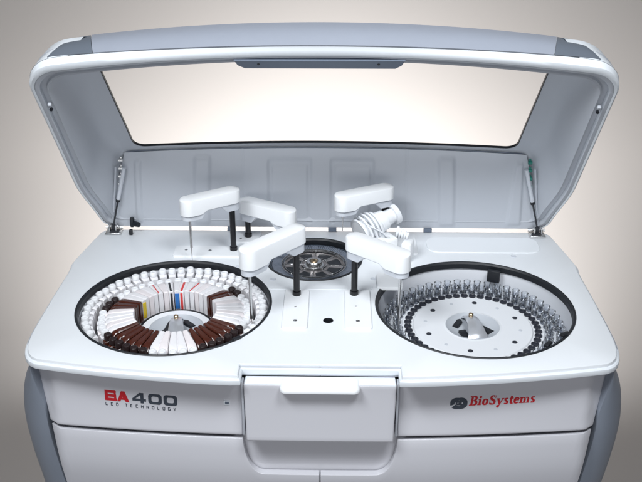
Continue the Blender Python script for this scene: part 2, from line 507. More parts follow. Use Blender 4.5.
# serif word
def serif(x, y, w=.34, h=.09): return [[(x-w/2, y-h/2), (x+w/2, y-h/2), (x+w/2, y+h/2), (x-w/2, y+h/2)]]
W = []; X = 0
def put(sh, dx):
    global X
    for p in sh: W.append([(q[0]+X, q[1]) for q in p])
    X += dx
ST, TH = .21, .085
put([bar(.2, 0, .2, 1.0, ST)]+serif(.14, .04, .34)+serif(.14, .96, .34)+arc(.38, .755, .22, .205, -90, 90, ST, TH)+arc(.40, .26, .27, .22, -90, 90, ST, TH)
    +[bar(.1, .96, .4, .96, TH), bar(.2, .515, .4, .515, TH), bar(.1, .04, .42, .04, TH)], .86)
def small_i(): return [bar(.15, 0, .15, .62, ST)]+serif(.12, .035, .36, .07)+serif(.08, .6, .22, .07)+arc(.15, .86, .055, .055, 0, 360, .11)
put(small_i(), .40)
put(arc(.29, .32, .20, .29, 0, 360, ST, TH), .66)
put(arc(.34, .74, .20, .21, 40, 200, ST*.8, TH)+arc(.36, .26, .23, .22, -150, 60, ST*.8, TH)+[bar(.16, .66, .54, .36, .24)]+[bar(.60, .70, .60, .98, .05), bar(.08, .02, .08, .34, .05)], .78)
put([bar(.10, .60, .34, .02, ST), bar(.58, .60, .26, -.24, TH)]+serif(.10, .60, .34, .07)+serif(.58, .60, .26, .07)+arc(.20, -.22, .07, .06, 0, 360, .12), .72)
def small_s(): return arc(.24, .47, .13, .12, 40, 210, ST*.75, TH)+arc(.24, .16, .15, .13, -150, 50, ST*.75, TH)+[bar(.13, .42, .36, .22, .18)]
put(small_s(), .52)
put([bar(.20, .08, .20, .82, ST*.95), bar(.02, .58, .42, .58, TH)]+arc(.30, .12, .11, .09, 180, 330, .10), .48)
put(arc(.28, .32, .19, .29, 20, 320, ST, TH)+[bar(.16, .36, .52, .36, TH)], .62)
put([bar(.13, 0, .13, .62, ST)]+serif(.13, .035, .34, .07)+serif(.08, .6, .22, .07)+arc(.32, .44, .17, .15, 0, 130, TH, TH)+[bar(.47, 0, .47, .46, ST)]+serif(.47, .035, .32, .07)
    +arc(.66, .44, .17, .15, 0, 130, TH, TH)+[bar(.81, 0, .81, .46, ST)]+serif(.81, .035, .32, .07), 1.06)
put(small_s(), .5)
stroke_word(W, .3010, -.0925, .0203, M['redletter'], FPR, 'red_lettering', shear=.16, slope=.018)
# emblem: slate oval with pale swirl bands cut through it
em = []
em += arc(0, 0, .66, .46, 12, 200, .42, .26, 20)
em += arc(0, 0, .66, .46, 218, 385, .42, .26, 18)
em += arc(0.02, 0.02, .27, .17, 35, 330, .15, .12, 18)
em += [bar(-.05, .02, .30, .03, .10), bar(.05, -.12, .10, .16, .10)]
stroke_word(em, .2800, -.0870, .0200, M['greyletter'], FPR, 'emblem', slope=.015)

# ------------------------------------------------------------------ lid
AL = R(54); HY, HZ = .600, .012
def L(x, s, n): return (x, HY-s*cos(AL)+n*sin(AL), HZ+s*sin(AL)+n*cos(AL))
def nc(x, s):
    q = min(1, max(0, (s-.25)/.37)); q = q*q*(3-2*q)
    return .116-.10*(s-.19)+.020*(1-(x/.55)**2)*(1-.85*q)
NF, NCR, NS = 36, 10, 30
def ring(wf, wr, s0, s1, bulge, rf, rr, lin=False):
    pts = []
    def add(x, s):
        t = (s-s0)/(s1-s0)
        w = wr+(wf-wr)*(t if lin else ease(min(1, max(0, t/.32))))
        xx = x*w/wf
        pts.append((xx, s+bulge*(1-(xx/wf)**2)*max(0, t)**5))
    for i in range(NF): add(wf-rf-(2*(wf-rf))*i/NF, s1)          # front, right to left
    for i in range(NCR): a = pi/2+pi/2*i/NCR; add(-(wf-rf)+rf*cos(a), s1-rf+rf*sin(a))
    for i in range(NS): add(-wf, s1-rf-(s1-rf-s0-rr)*i/NS)
    for i in range(NCR): a = pi+pi/2*i/NCR; add(-(wf-rr)+rr*cos(a), s0+rr+rr*sin(a))
    for i in range(NF): add(-(wf-rr)+2*(wf-rr)*i/NF, s0)
    for i in range(NCR): a = 1.5*pi+pi/2*i/NCR; add((wf-rr)+rr*cos(a), s0+rr+rr*sin(a))
    for i in range(NS): add(wf, s0+rr+(s1-rf-s0-rr)*i/NS)
    for i in range(NCR): a = pi/2*i/NCR; add(wf-rf+rf*cos(a), s1-rf+rf*sin(a))
    return pts
def LL(pts, n):
    return [L(x, s, n(x, s) if callable(n) else n) for x, s in pts]
def fr(s0, s1, n0, n1):   # height rising with distance from the hinge
    return lambda x, s: n0+(n1-n0)*min(1, max(0, (s-s0)/(s1-s0)))
WIN = (.487, .481, .186, .594, .010, .05, .030, True)
def crown(k): return lambda x, s: nc(x, s)+k
bm = bmesh.new()
inner = [
    LL(ring(.6065, .580, 0, .622, .060, .060, .03), 0.002),
    LL(ring(.6045, .578, .001, .620, .060, .060, .03), 0.0),
    LL(ring(.5960, .570, .003, .610, .060, .054, .03), 0.0),
    LL(ring(.5940, .568, .004, .608, .060, .054, .03), 0.002),
    LL(ring(.5935, .567, .008, .608, .060, .054, .03), 0.011),
    LL(ring(.5830, .557, .018, .600, .058, .050, .03), 0.012),
    LL(ring(.5815, .555, .018, .598, .058, .050, .03), 0.007),
    LL(ring(.5790, .553, .018, .595, .058, .050, .03), 0.006),
    LL(ring(.5740, .548, .024, .592, .055, .050, .03), 0.016),
    LL(ring(.5600, .536, .080, .592, .046, .050, .026), lambda x, s: .052),
    LL(ring(.5480, .524, .140, .592, .040, .050, .024), lambda x, s: nc(x, s)-.022),
    LL(ring(.5350, .516, .160, .594, .034, .050, .022), lambda x, s: nc(x, s)-.008),
    LL(ring(.5180, .505, .170, .594, .026, .050, .022), lambda x, s: nc(x, s)-.001),
    LL(ring(*WIN), crown(0)),
]
outer = [
    LL(ring(.6065, .580, 0, .622, .060, .060, .03), 0.002),
    LL(ring(.6105, .584, -.003, .628, .061, .064, .034), 0.006),
    LL(ring(.6115, .585, -.003, .632, .062, .068, .034), 0.024),
    LL(ring(.6060, .582, .010, .634, .054, .074, .034), lambda x, s: .045),
    LL(ring(.5960, .572, .060, .630, .053, .080, .034), lambda x, s: .066+.008*(1-(x/.55)**2)),
    LL(ring(.5800, .560, .110, .620, .050, .080, .034), lambda x, s: min(nc(x, s)+.004, .088+.010*(1-(x/.55)**2))),
    LL(ring(.5600, .545, .150, .600, .046, .078, .034), lambda x, s: nc(x, s)+.011),
    LL(ring(.5030, .4870, .174, .603, .012, .05, .026), crown(.0075)),
    LL(ring(*WIN), crown(.0045)),
    LL(ring(*WIN), crown(0)),
]
loft(bm, inner); loft(bm, outer)
lid = part('lid', bm, M['shell'], machine, ang=40, label='raised lid with a wide clear window')
# bright rim band round the mouth of the lid and front fascia
bm = bmesh.new()
loft(bm, [
    LL(ring(.6035, .5790, .0005, .6150, .060, .056, .03), -.0008),
    LL(ring(.6080, .5825, -.002, .6235, .060, .060, .03), -.0018),
    LL(ring(.6120, .5860, -.004, .6295, .061, .064, .034), 0.0016),
    LL(ring(.6130, .5870, -.004, .6325, .062, .068, .034), lambda x, s: .0036+.009*min(1,(abs(x)/.5)**2)),
    LL(ring(.6130, .5870, -.004, .6355, .062, .070, .034), lambda x, s: .0045+.011*min(1,(abs(x)/.5)**2))])
part('lid_rim', bm, M['rim'], lid, ang=40)
# white corner fascias carrying the visor ends
for sx in (-1, 1):
    bm = bmesh.new()
    rows = []
    r0 = [(x, s) for x, s in ring(.6130, .5870, -.004, .6365, .062, .070, .034)]
    r1 = [(x, s) for x, s in ring(.5985, .5740, .055, .6325, .053, .080, .034)]
    r2 = [(x, s) for x, s in ring(.5830, .5620, .105, .6225, .050, .080, .034)]
    r3 = [(x, s) for x, s in ring(.5630, .5470, .145, .6025, .046, .078, .034)]
    fn = [lambda x, s: .0045+.011*min(1,(abs(x)/.5)**2), lambda x, s: .068+.008*(1-(x/.55)**2), lambda x, s: min(nc(x, s)+.006, .0905+.010*(1-(x/.55)**2)), lambda x, s: nc(x, s)+.0135]
    n = len(r0)
    sel = [i for i in range(n) if sx*r0[i][0] > .50 and r0[i][1] > .25]
    if sx > 0: sel = [i for i in sel if i > NF] + [i for i in sel if i <= NF]
    for rr_, f in zip((r0, r1, r2, r3), fn): rows.append([L(rr_[i][0], rr_[i][1], f(*rr_[i])) for i in sel])
    loft(bm, rows, closed=False)
    part('corner_fascia', bm, M['rim'], lid, ang=50)
# visor strip across the front fascia (local: x, height h 0..1)
def sm2(x, a, b): t = min(1, max(0, (x-a)/(b-a))); return t*t*(3-2*t)
def visor_pt(x, h, o=0):
    s0 = .6365+.062*(1-(x/.6095)**2); s1 = .6225+.056*(1-(x/.583)**2)
    n0 = .0050+.011*(abs(x)/.5)**2; n1 = min(nc(x, .6225)+.0065, .0905)-.003*sm2(abs(x), .46, .54)
    wf_ = .613-.030*h; rf_ = .070+.010*h; q = abs(x)-(wf_-rf_)
    cr_ = rf_-math.sqrt(max(0, rf_*rf_-q*q)) if q > 0 else 0
    s = s0+(s1-s0)*h+.006*sin(pi*h)+o-cr_; n = n0+(n1-n0)*h+.3*o*h
    return L(x, s, n)
def visor(xa, xb, xa1, xb1, name, m, o, nx=40, lab=None):
    bm = bmesh.new()
    fr_, bk = [], []
    for j in range(9):
        h = j/8
        A_, B_ = xa+(xa1-xa)*h, xb+(xb1-xb)*h
        fr_.append([visor_pt(A_+(B_-A_)*i/nx, h, o) for i in range(nx+1)])
        bk.append([visor_pt(A_+(B_-A_)*i/nx, h, o-.007) for i in range(nx+1)])
    loft(bm, fr_, closed=False); loft(bm, bk, closed=False)
    per = lambda g: [r[0] for r in g]+g[-1][1:]+[r[-1] for r in g[::-1][1:]]+g[0][::-1][1:-1]
    loft(bm, [per(fr_), per(bk)])
    part(name, bm, m, lid, ang=45, label=lab)
visor(-.460, .460, -.477, .477, 'visor_strip', M['visor'], .0022)
for sx in (-1, 1):
    a, b, a1, b1 = .4612, .558, .4782, .516
    if sx < 0: a, b, a1, b1 = -b, -a, -b1, -a1
    visor(a, b, a1, b1, 'visor_end', M['visor_end'], .0018, 10)
# handle bar under the front edge
bm = bmesh.new()
pts = [(-.176, .668), (-.170, .654), (-.156, .644), (.146, .644), (.158, .654), (.164, .668)]
cur = lambda x, s: s+.000-(.052*(x/.6)**2)
loft(bm, [[L(x, cur(x, s), -.0035) for x, s in offs(pts, .0)], [L(x, cur(x, s), .0005) for x, s in offs(pts, .002)], [L(x, cur(x, s), .022) for x, s in offs(pts, .001)]], True, True, True)
hb = part('lid_handle', bm, M['handle'], lid)
for x in (-.128, .112):
    bm = bmesh.new(); p = Vector(L(x, cur(x, .656), -.004)); q = Vector(L(x, cur(x, .656), -.0015))
    tube(bm, p, q, .0028, n=12); part('screw', bm, M['black'], hb)
# window pane and its seal
bm = bmesh.new()
w0 = ring(*WIN)
wi = ring(.4848, .4788, .1885, .5918, .010, .05, .028, True)
loft(bm, [LL(w0, crown(-.0008)), LL(wi, crown(-.0016)), LL(wi, crown(.0048)), LL(w0, crown(.0050)), LL(w0, crown(-.0008))])
part('window_seal', bm, M['black'], lid)
bm = bmesh.new()
nx, ns = 40, 14
ext = [[L(x, s, nc(x, s)+.0015) for x, s in ring(.486, .480, .187, .593, .010, .05, .029, True)]]
vs = [bm.verts.new(p) for p in ext[0]]
bm.faces.new(vs)
bmesh.ops.triangulate(bm, faces=bm.faces[:])
for f in bm.faces: f.smooth = True
part('window_pane', bm, M['window'], lid, recalc=False)
# embossed rear panel between hinge and window
def sm(x, a, b): t = min(1, max(0, (x-a)/(b-a))); return t*t*(3-2*t)
def boxf(x, a, b, w): return sm(x, a, a+w)*(1-sm(x, b-w, b))
def emb(x, t):
    h = 0
    for a, b in ((-.150, -.030), (.010, .130)):
        h -= .0042*boxf(x, a, b, .010)*(1-sm(t, .84, .91))
        h += .0026*boxf(x, a+.012, b-.012, .006)*(1-sm(t, .78, .83))
    sk = .012*(1-t)
    for a, b in ((-.335-sk, -.285-sk), (.282+sk, .332+sk)):
        h += .0055*boxf(x, a, b, .012)*(1-sm(t, .88, .95))
    for c in (-.475, .492):
        h += .0045*boxf(x, c-.010-sk, c+.010-sk if c < 0 else c+.010+sk, .006)*sm(t, .0, .1)*(1-sm(t, .85, .93))
    for a, b in ((-.212, -.206), (.205, .211)): h -= .0010*boxf(x, a, b, .002)
    return h*sm(t, .0, .10)
bm = bmesh.new(); rows = []
NX, NT = 420, 44
for j in range(NT+1):
    t = j/NT; row = []
    for i in range(NX+1):
        wx = .566+(.508-.566)*t
        x = -wx+2*wx*i/NX
        cr = .020*(1-(x/.55)**2)
        s = -.001+.171*t; n = .001+(.112+cr*t**1.5)*t+.010*sin(pi*t)*0
        e = emb(x, t)+.004+.006*sin(pi*t)
        # panel normal faces the hinge-front side
        row.append(L(x, s+e*.55*min(1, .3+t), n-e*.83))
    rows.append(row)
loft(bm, rows, closed=False)
part('rear_panel', bm, M['shell'], lid, ang=60)
bm = bmesh.new()
path_tube(bm, [L(-.508+1.016*i/40, .170, .114+.0185*(1-((-.508+1.016*i/40)/.55)**2)) for i in range(41)], .0016, 6)
part('panel_lip', bm, M['handle'], lid)
bm = bmesh.new()
path_tube(bm, [L(-.560+1.12*i/20, -.0005, .001) for i in range(21)], .0028, 8)
part('lower_edge_trim', bm, M['lightgrey'], lid)
# inner side liners, bumpers and screws
for sx in (-1, 1):
    bm = bmesh.new()
    box(bm, L(sx*.585, .515, -.001), (.008, .009, .008), Matrix.Rotation(R(-36), 4, 'X'), .002)
    b_ = part('bumper', bm, M['shell'], lid)
    bm = bmesh.new(); tube(bm, L(sx*.584, .506, -.008), L(sx*.584, .504, -.003), .0036, n=14); part('rubber_tip', bm, M['black'], b_)
    bm = bmesh.new(); tube(bm, L(sx*.497, .585, nc(.497, .58)-.008), L(sx*.497, .585, nc(.497, .58)), .0062, n=16)
    part('stop_button', bm, M['black'], lid)
    # gas strut
    bm = bmesh.new()
    top = Vector(L(sx*.508, .155, .078)); bot = Vector((sx*.552, .578, .020)); mid = top.lerp(bot, .56)
    tube(bm, top, mid, .0050, n=18)
    g_ = part('gas_strut', bm, M['lightgrey'], lid, label='grey gas strut at the %s hinge' % ('left' if sx < 0 else 'right'))
    bm = bmesh.new(); tube(bm, mid, bot, .0024, n=12); part('strut_rod', bm, M['dark'], lid)
    bm = bmesh.new(); tube(bm, mid-(mid-top)*.04, mid+(bot-mid)*.04, .0056, n=18); part('strut_collar', bm, M['black'], lid)
    bm = bmesh.new()
    mb = M['green'] if sx > 0 else M['steel']
    for k in range(4):
        p = Vector(L(sx*(.515+.002*k), .170-.018*k, .090-.012*k))
        tube(bm, p-Vector((.005, 0, 0)), p+Vector((.005, 0, 0)), .0048-.0006*(k % 2), n=12)
        box(bm, p+Vector((0, .003, .004)), (.006, .005, .010), None, .001)
    part('strut_fitting', bm, mb, lid, label='green strut fitting' if sx > 0 else None)
    bm = bmesh.new()
    ls = []
    for i in range(13):
        t = i/12; s = .165-.12*t
        ls.append(L(sx*(.527+.022*t), s, .074-.062*t))
    path_tube(bm, ls, .0025, 6); part('side_bead', bm, M['shell'], lid)
    # hinge bracket on the deck
    bm = bmesh.new()
    box(bm, (sx*.552, .577, .003), (.040, .034, .004), None, .001)
    box(bm, (sx*.545, .580, .012), (.003, .024, .020), None, .001)
    box(bm, (sx*.562, .580, .012), (.003, .024, .020), None, .001)
    tube(bm, (sx*.540, .582, .016), (sx*.567, .582, .016), .0045, n=14)
    tube(bm, (sx*.530, .590, .010), (sx*.575, .590, .010), .004, n=14)
    h_ = part('hinge_bracket', bm, M['steel'], machine)
    bm = bmesh.new(); box(bm, (sx*.549, .572, .0062), (.022, .020, .003), None, .0008); box(bm, (sx*.5535, .583, .014), (.011, .012, .014), None, .002)
    part('hinge_inner', bm, M['dark'], h_)
# latch knob left
bm = bmesh.new(); p = Vector(L(-.500, .018, -.006))
tube(bm, p, p+Vector((.016, -.012, .002)), .0075, .0065, 16); box(bm, p+Vector((-.004, 0, .004)), (.010, .012, .026), None, .003)
part('latch', bm, M['black'], lid)
bm = bmesh.new(); box(bm, (-.505, .566, .006), (.009, .010, .016), None, .002); part('latch_keeper', bm, M['black'], machine)
for x in (.02, .27, -.245):
    bm = bmesh.new(); box(bm, (x, .593, .006), (.022, .008, .010), None, .001); part('rear_catch', bm, M['handle'], machine)

# ------------------------------------------------------------------ pipetting arms
def arm(P, Nn, zt, drop, needle_tip, label, foot=True, rn=.0215):
    P = Vector(P); Nn = Vector(Nn); ax = (Nn-P); ln = ax.length; ax.normalize(); sd = Vector((-ax.y, ax.x))
    r = rn
    def sec(u, w, zb, ztop, bev):
        c = P+ax*(u)
        w = max(w, .0006); b = min(bev, w*.6)
        pts = [(-w, zb), (-w, ztop-b), (-w+b*.3, ztop-b*.3), (-w+b, ztop), (w-b, ztop), (w-b*.3, ztop-b*.3), (w, ztop-b), (w, zb)]
        return [(c.x+sd.x*q, c.y+sd.y*q, z) for q, z in pts]
    def us(ext):
        out = []
        for i in range(11): a = pi/2*i/10; out.append((-ext*cos(a), sin(a)))
        for i in range(1, 24): out.append((ln*i/24, 1))
        for i in range(11): a = pi/2*i/10; out.append((ln+ext*sin(a), cos(a)))
        return out
    full = zt-drop            # full body height at the ends
    def cover_b(u):
        t = u/ln
        e = .040*full/.055
        return zt-(.034*full/.055+(.008*sm(t, .66, .80)))
    def house_b(u):
        t = u/ln
        return zt-full*(.66+.34*max(1-sm(t, .16, .34), 1.05*sm(t, .66, .82)))
    a_ = bmesh.new()
    loft(a_, [sec(u, r*k, cover_b(u), zt-.0012*(1-k)*3, .004) for u, k in us(r)], True, True, True)
    root = thing_part('pipetting_arm', machine, label)
    part('arm_cover', a_, M['white'], root, ang=40)
    a_ = bmesh.new()
    loft(a_, [sec(u, (r-.0022)*k*(1-.10*(1 if (u/ln < .2 or u/ln > .8) else 0)), house_b(u), cover_b(u)+.002, .0005) for u, k in us(r-.0025)], True, True, True)
    part('arm_housing', a_, M['lightgrey'], root, ang=40)
    a_ = bmesh.new(); tube(a_, (P.x, P.y, .0), (P.x, P.y, zt-full*.8), .0072, n=24)
    tube(a_, (P.x, P.y, .003), (P.x, P.y, .014), .0095, n=24)
    part('arm_post', a_, M['post'], root)
    a_ = bmesh.new()
    nb = house_b(ln)
    tube(a_, (Nn.x, Nn.y, nb+.004), (Nn.x, Nn.y, nb-.006), .0050, n=14)
    tube(a_, (Nn.x, Nn.y, nb), (Nn.x, Nn.y, needle_tip+.034), .0032, n=12)
    tube(a_, (Nn.x, Nn.y, needle_tip+.032), (Nn.x, Nn.y, needle_tip), .0013, .0009, 10)
    part('needle', a_, M['steel'], root)
    return root
def thing_part(name, parent, label):
    # the cover of an arm carries its other pieces: an empty part under the machine
    o = bpy.data.objects.new(name, None); COL.objects.link(o); o.parent = parent; o.empty_display_size = .02
    o.matrix_parent_inverse = Matrix.Translation(-ML)
    o['label'] = label
    return o
arm((-.226, .468), (-.3205, .404), .170, .118, .006, 'leftmost arm with its needle over the back of the bottle rotor')
arm((-.197, .550), (-.090, .488), .109, .054, .040, 'low arm half hidden at the back, left of centre')
arm((-.0585, .236), (-.152, .126), .174, .115, -.030, 'front left arm reaching over the bottle rotor')
arm((.0720, .240), (.1680, .156), .152, .098, -.042, 'front right arm reaching over the sample rotor')
arm((.150, .505), (.046, .448), .166, .114, .068, 'rear right arm reaching towards the centre')

# ------------------------------------------------------------------ wash station
ws = thing_part('wash_station', machine, 'cluster of frosted tubing and rings between the two right arms')
bm = bmesh.new()
wc = Vector((.112, .462, .070)); wd = Vector((.72, .45, .25)).normalized()
_, wu, wv = frame(wd)
for k in range(6):
    rr_ = (.037, .041, .042, .040, .035, .028)[k]
    c = wc+wd*(-.030+.011*k)
    lo = [[c+wd*o*.7+(wu*cos(2*pi*i/40)+wv*sin(2*pi*i/40))*q for i in range(40)] for o, q in ((0, rr_-.006), (0, rr_), (.007, rr_), (.007, rr_-.006))]
    loft(bm, lo+[lo[0]], True)
part('ring_stack', bm, M['frosted'], ws)
bm = bmesh.new(); tube(bm, wc-wd*.03, wc+wd*.045, .031, .026, 32); part('drum', bm, M['white'], ws)
bm = bmesh.new(); tube(bm, wc+wd*.040, wc+wd*.075, .022, .018, 24); tube(bm, wc+wd*.07, wc+wd*.082, .027, .027, 24)
part('drum_nose', bm, M['frosted'], ws)
bm = bmesh.new()
box(bm, (.150, .440, .030), (.050, .050, .058), Matrix.Rotation(R(30), 4, 'Z'), .008)
box(bm, (.205, .430, .026), (.026, .034, .050), Matrix.Rotation(R(-20), 4, 'Z'), .006)
part('manifold', bm, M['white'], ws)
rnd = random.Random(3)
for k in range(7):
    bm = bmesh.new()
    a = 2*pi*k/7
    p0 = wc+wd*(-.02)+(wu*cos(a)+wv*sin(a))*.042
    p3 = Vector((.150+.004*k, .425+.006*(k % 4), .04))
    pts = []
    for i in range(15):
        t = i/14; q = p0.lerp(p3, t)+Vector((.014*sin(pi*t)*cos(a), -.010*sin(pi*t), .014*sin(pi*t)*(1 if k % 2 else .4)))
        pts.append(q)
    path_tube(bm, pts, .0016, 6)
    part('tubing', bm, M['clear'] if k % 3 else M['frosted'], ws)
bm = bmesh.new()
for k in range(5):
    c = Vector((.178+.006*k, .445-.002*k, .052))
    tube(bm, c, c+Vector((.004, 0, .030-.003*k)), .0032, n=10)
part('nozzles', bm, M['frosted'], ws)

# ------------------------------------------------------------------ sample rotor (lifts out by its handle)
def copy_obj(o, parent):
    c = o.copy(); COL.objects.link(c); c.parent = parent; return c

def rotor_hub(root, zc, rot, dish_r, side):
    bm = bmesh.new()
    lathe(bm, (0, 0), [(dish_r+.002, zc), (dish_r, zc+.0012), (dish_r-.003, zc-.002), (dish_r*.55, zc-.012), (.006, zc-.016)], 64, False, True)
    part('dish', bm, M['dish'], root, local=True)
    # saddle handle: an arched strip running front to back
    bm = bmesh.new(); ls = []
    for i in range(25):
        t = i/24; y = dish_r*.80*(1-2*t)
        w = .0105+.0085*t+.004*abs(2*t-1)**3
        z = zc-.006+.021*sin(pi*t)**.7
        ls.append([(-w, y, z-.0035), (-w, y, z), (-w+.002, y, z+.0018), (w-.002, y, z+.0018), (w, y, z), (w, y, z-.0035)])
    loft(bm, ls, True, True, True)
    bmesh.ops.rotate(bm, verts=bm.verts, cent=(0, 0, 0), matrix=Matrix.Rotation(rot, 3, 'Z'))
    h = part('handle', bm, M['satin'], root, local=True, ang=45)
    bm = bmesh.new(); lathe(bm, (0, dish_r*.28), [(.0055, zc+.012), (.0055, zc+.0215), (.004, zc+.023), (.002, zc+.0215)], 20, True, True)
    bmesh.ops.rotate(bm, verts=bm.verts, cent=(0, 0, 0), matrix=Matrix.Rotation(rot, 3, 'Z'))
    part('screw', bm, M['brass'], h, local=True)
    # black finger openings on either side of the handle
    s = side
    for k, poly in enumerate(([(-s*.012, .026), (-s*.024, .010), (-s*.034, .012), (-s*.020, .034), (-s*.013, .036)][::1],
                 [(-s*.014, -.004), (-s*.027, -.006), (-s*.026, -.024), (-s*.013, -.026)],
                 [(s*.011, .032), (s*.015, .034), (s*.022, .006), (s*.036, -.016), (s*.024, -.022), (s*.014, .006)])):
        poly = [(px_*1.25, py_*1.2) for px_, py_ in poly]
        if sum(poly[i-1][0]*poly[i][1]-poly[i][0]*poly[i-1][1] for i in range(len(poly))) < 0: poly = poly[::-1]
        bm = bmesh.new(); slab(bm, poly, zc-.016, zc-.0045, .001)
        bmesh.ops.rotate(bm, verts=bm.verts, cent=(0, 0, 0), matrix=Matrix.Rotation(rot, 3, 'Z'))
        part('finger_opening', bm, M['black'], root, local=True)

SZ = -.052
sr = thing('sample_rotor', 'round white sample rotor ringed with dark sockets in the right well', 'rotor', (RC[0], RC[1], -.075))
def zz(z): return z+.075
bm = bmesh.new()
lathe(bm, (0, 0), [(.060, zz(SZ-.01)), (.0600, zz(SZ)), (.064, zz(SZ)), (.130, zz(SZ)), (.1320, zz(SZ)), (.1335, zz(SZ-.001)), (.1345, zz(SZ-.003)), (.156, zz(SZ-.004)), (.158, zz(SZ-.0045)), (.159, zz(SZ-.010)), (.2080, zz(SZ-.012)), (.2095, zz(SZ-.02)), (.06, zz(SZ-.021))], 128)
bmesh.ops.delete(bm, geom=[], context='VERTS')
part('disk', bm, M['rotor'], sr, local=True)
bm = bmesh.new(); lathe(bm, (0, 0), [(.0655, zz(SZ)-.0002), (.063, zz(SZ)+.0008), (.0595, zz(SZ)+.0008), (.0590, zz(SZ)-.001)], 64)
part('inner_ring', bm, M['rotor'], sr, local=True)
rotor_hub(sr, zz(SZ), R(8), .060, 1)
for k in range(6):
    a = R(60*k+20)
    bm = bmesh.new(); c = (.108*cos(a), .108*sin(a))
    lathe(bm, c, [(.0058, zz(SZ)-.0005), (.0058, zz(SZ)+.0010), (.0040, zz(SZ)+.0014), (.0036, zz(SZ)+.0002)], 18, False, False)
    lathe(bm, c, [(.0036, zz(SZ)+.0005), (.0002, zz(SZ)+.0005)], 18)
    part('screw', bm, M['socket'], sr, local=True)
    a = R(60*k+50); c = (.106*cos(a), .106*sin(a))
    bm = bmesh.new(); lathe(bm, c, [(.0042, zz(SZ)-.0003), (.0042, zz(SZ)+.0007), (.0008, zz(SZ)+.0009)], 16)
    part('rivet', bm, M['lightgrey'], sr, local=True)
# inner ring of dark flat sockets
NB = 48
sock = None
for k in range(NB):
    a = 2*pi*k/NB
    if sock is None:
        bm = bmesh.new()
        lathe(bm, (0, 0), [(.0084, 0), (.0084, .0040), (.0070, .0048), (.0058, .0036), (.0050, .001)], 20, False, True)
        sock = part('tube_socket', bm, M['socket'], sr, local=True); o = sock
    else: o = copy_obj(sock, sr)
    o.location = (.1455*cos(a), .1455*sin(a), zz(SZ)-.004); o.rotation_euler.z = a
# two outer rings of sprung clips
clip = None
for ring_, (rad, n, off) in enumerate(((.1705, 50, .5), (.1935, 50, 0))):
    for k in range(n):
        a = 2*pi*(k+off)/n
        if clip is None:
            bm = bmesh.new()
            lathe(bm, (0, 0), [(.0078, 0), (.0088, .009), (.0076, .010), (.0064, .008), (.0055, .002)], 16, False, True)
            clip = part('tube_clip', bm, M['cup'], sr, local=True)
            o = clip
            bm = bmesh.new()
            for j in range(4):
                t = 2*pi*j/4+.4
                d = Vector((cos(t), sin(t), 0))
                path_tube(bm, [d*.0078+Vector((0, 0, .006)), d*.0062+Vector((0, 0, .013)), d*.0070+Vector((0, 0, .018)), d*.0086+Vector((0, 0, .021))], .0010, 5)
            fing = part('clip_fingers', bm, M['clip'], clip, local=True)
            bm = bmesh.new(); lathe(bm, (0, 0), [(.0084, .010), (.0086, .026), (.0090, .027), (.0086, .0276)], 16)
            slv = part('clear_sleeve', bm, M['clear'], clip, local=True)
        else:
            o = copy_obj(clip, sr); copy_obj(fing, o); copy_obj(slv, o)
        o.location = (rad*cos(a), rad*sin(a), zz(SZ)-.014+.004*ring_*0); o.rotation_euler.z = a

# ------------------------------------------------------------------ reagent rotor
rr = thing('reagent_rotor', 'bottle rotor with a pale hub and lifting handle in the left well', 'rotor', (LC[0], LC[1], -.080))
def zl(z): return z+.080
bm = bmesh.new()
lathe(bm, (0, 0), [(.058, zl(-.064)), (.0785, zl(-.061)), (.0795, zl(-.062)), (.080, zl(-.070)), (.204, zl(-.0735)), (.206, zl(-.080)), (.05, zl(-.0805))], 128)
part('disk', bm, M['rotor'], rr, local=True)
bm = bmesh.new()
lathe(bm, (0, 0), [(.0792, zl(-.0615)), (.0805, zl(-.0600)), (.0840, zl(-.0605)), (.0845, zl(-.0700))], 96)
part('hub_edge', bm, M['black'], rr, local=True)
rotor_hub(rr, zl(-.061), R(8), .060, -1)
bm = bmesh.new()
lathe(bm, (0, 0), [(.206, zl(-.079)), (.2085, zl(-.079)), (.2085, zl(-.038)), (.206, zl(-.038)), (.206, zl(-.079))], 96)
part('outer_band', bm, M['basin'], rr, local=True)

def bottle_mesh(kind, wmul=1.0):
    """local: +x outward, origin at the inner foot of the bottle"""
    bm = bmesh.new(); ls = []
    prof = [(0, .0052, .0525), (.0015, .0060, .0540), (.020, .0075, .0525), (.045, .0094, .0505), (.057, .0102, .0485), (.063, .0104, .0420), (.076, .0090, .0350), (.082, .0078, .0340)]
    for x, w, h in prof:
        w *= wmul; b = min(.002, w*.4)
        ls.append([(x, -w+b*.5, 0), (x, -w, b), (x, -w, h-b), (x, -w+b, h), (x, w-b, h), (x, w, h-b), (x, w, b), (x, w-b*.5, 0)])
    loft(bm, ls, True, True, True)
    lathe(bm, (.071, 0), [(.0068, .034), (.0068, .0400)], 16)
    return bm
def cap_mesh(h=.0115, z=.0365, r=.0082, x=.071):
    bm = bmesh.new(); n = 24; ls = []
    for (q, zz_) in ((r, z), (r, z+h-.0012), (r-.001, z+h), (r-.003, z+h), (r-.0035, z+h-.0008)):
        ls.append([(x+(q+(.0003 if i % 2 else 0)*(q > r-.0005))*cos(2*pi*i/n), (q+(.0003 if i % 2 else 0))*sin(2*pi*i/n), zz_) for i in range(n)])
    loft(bm, ls, True, True, True); return bm

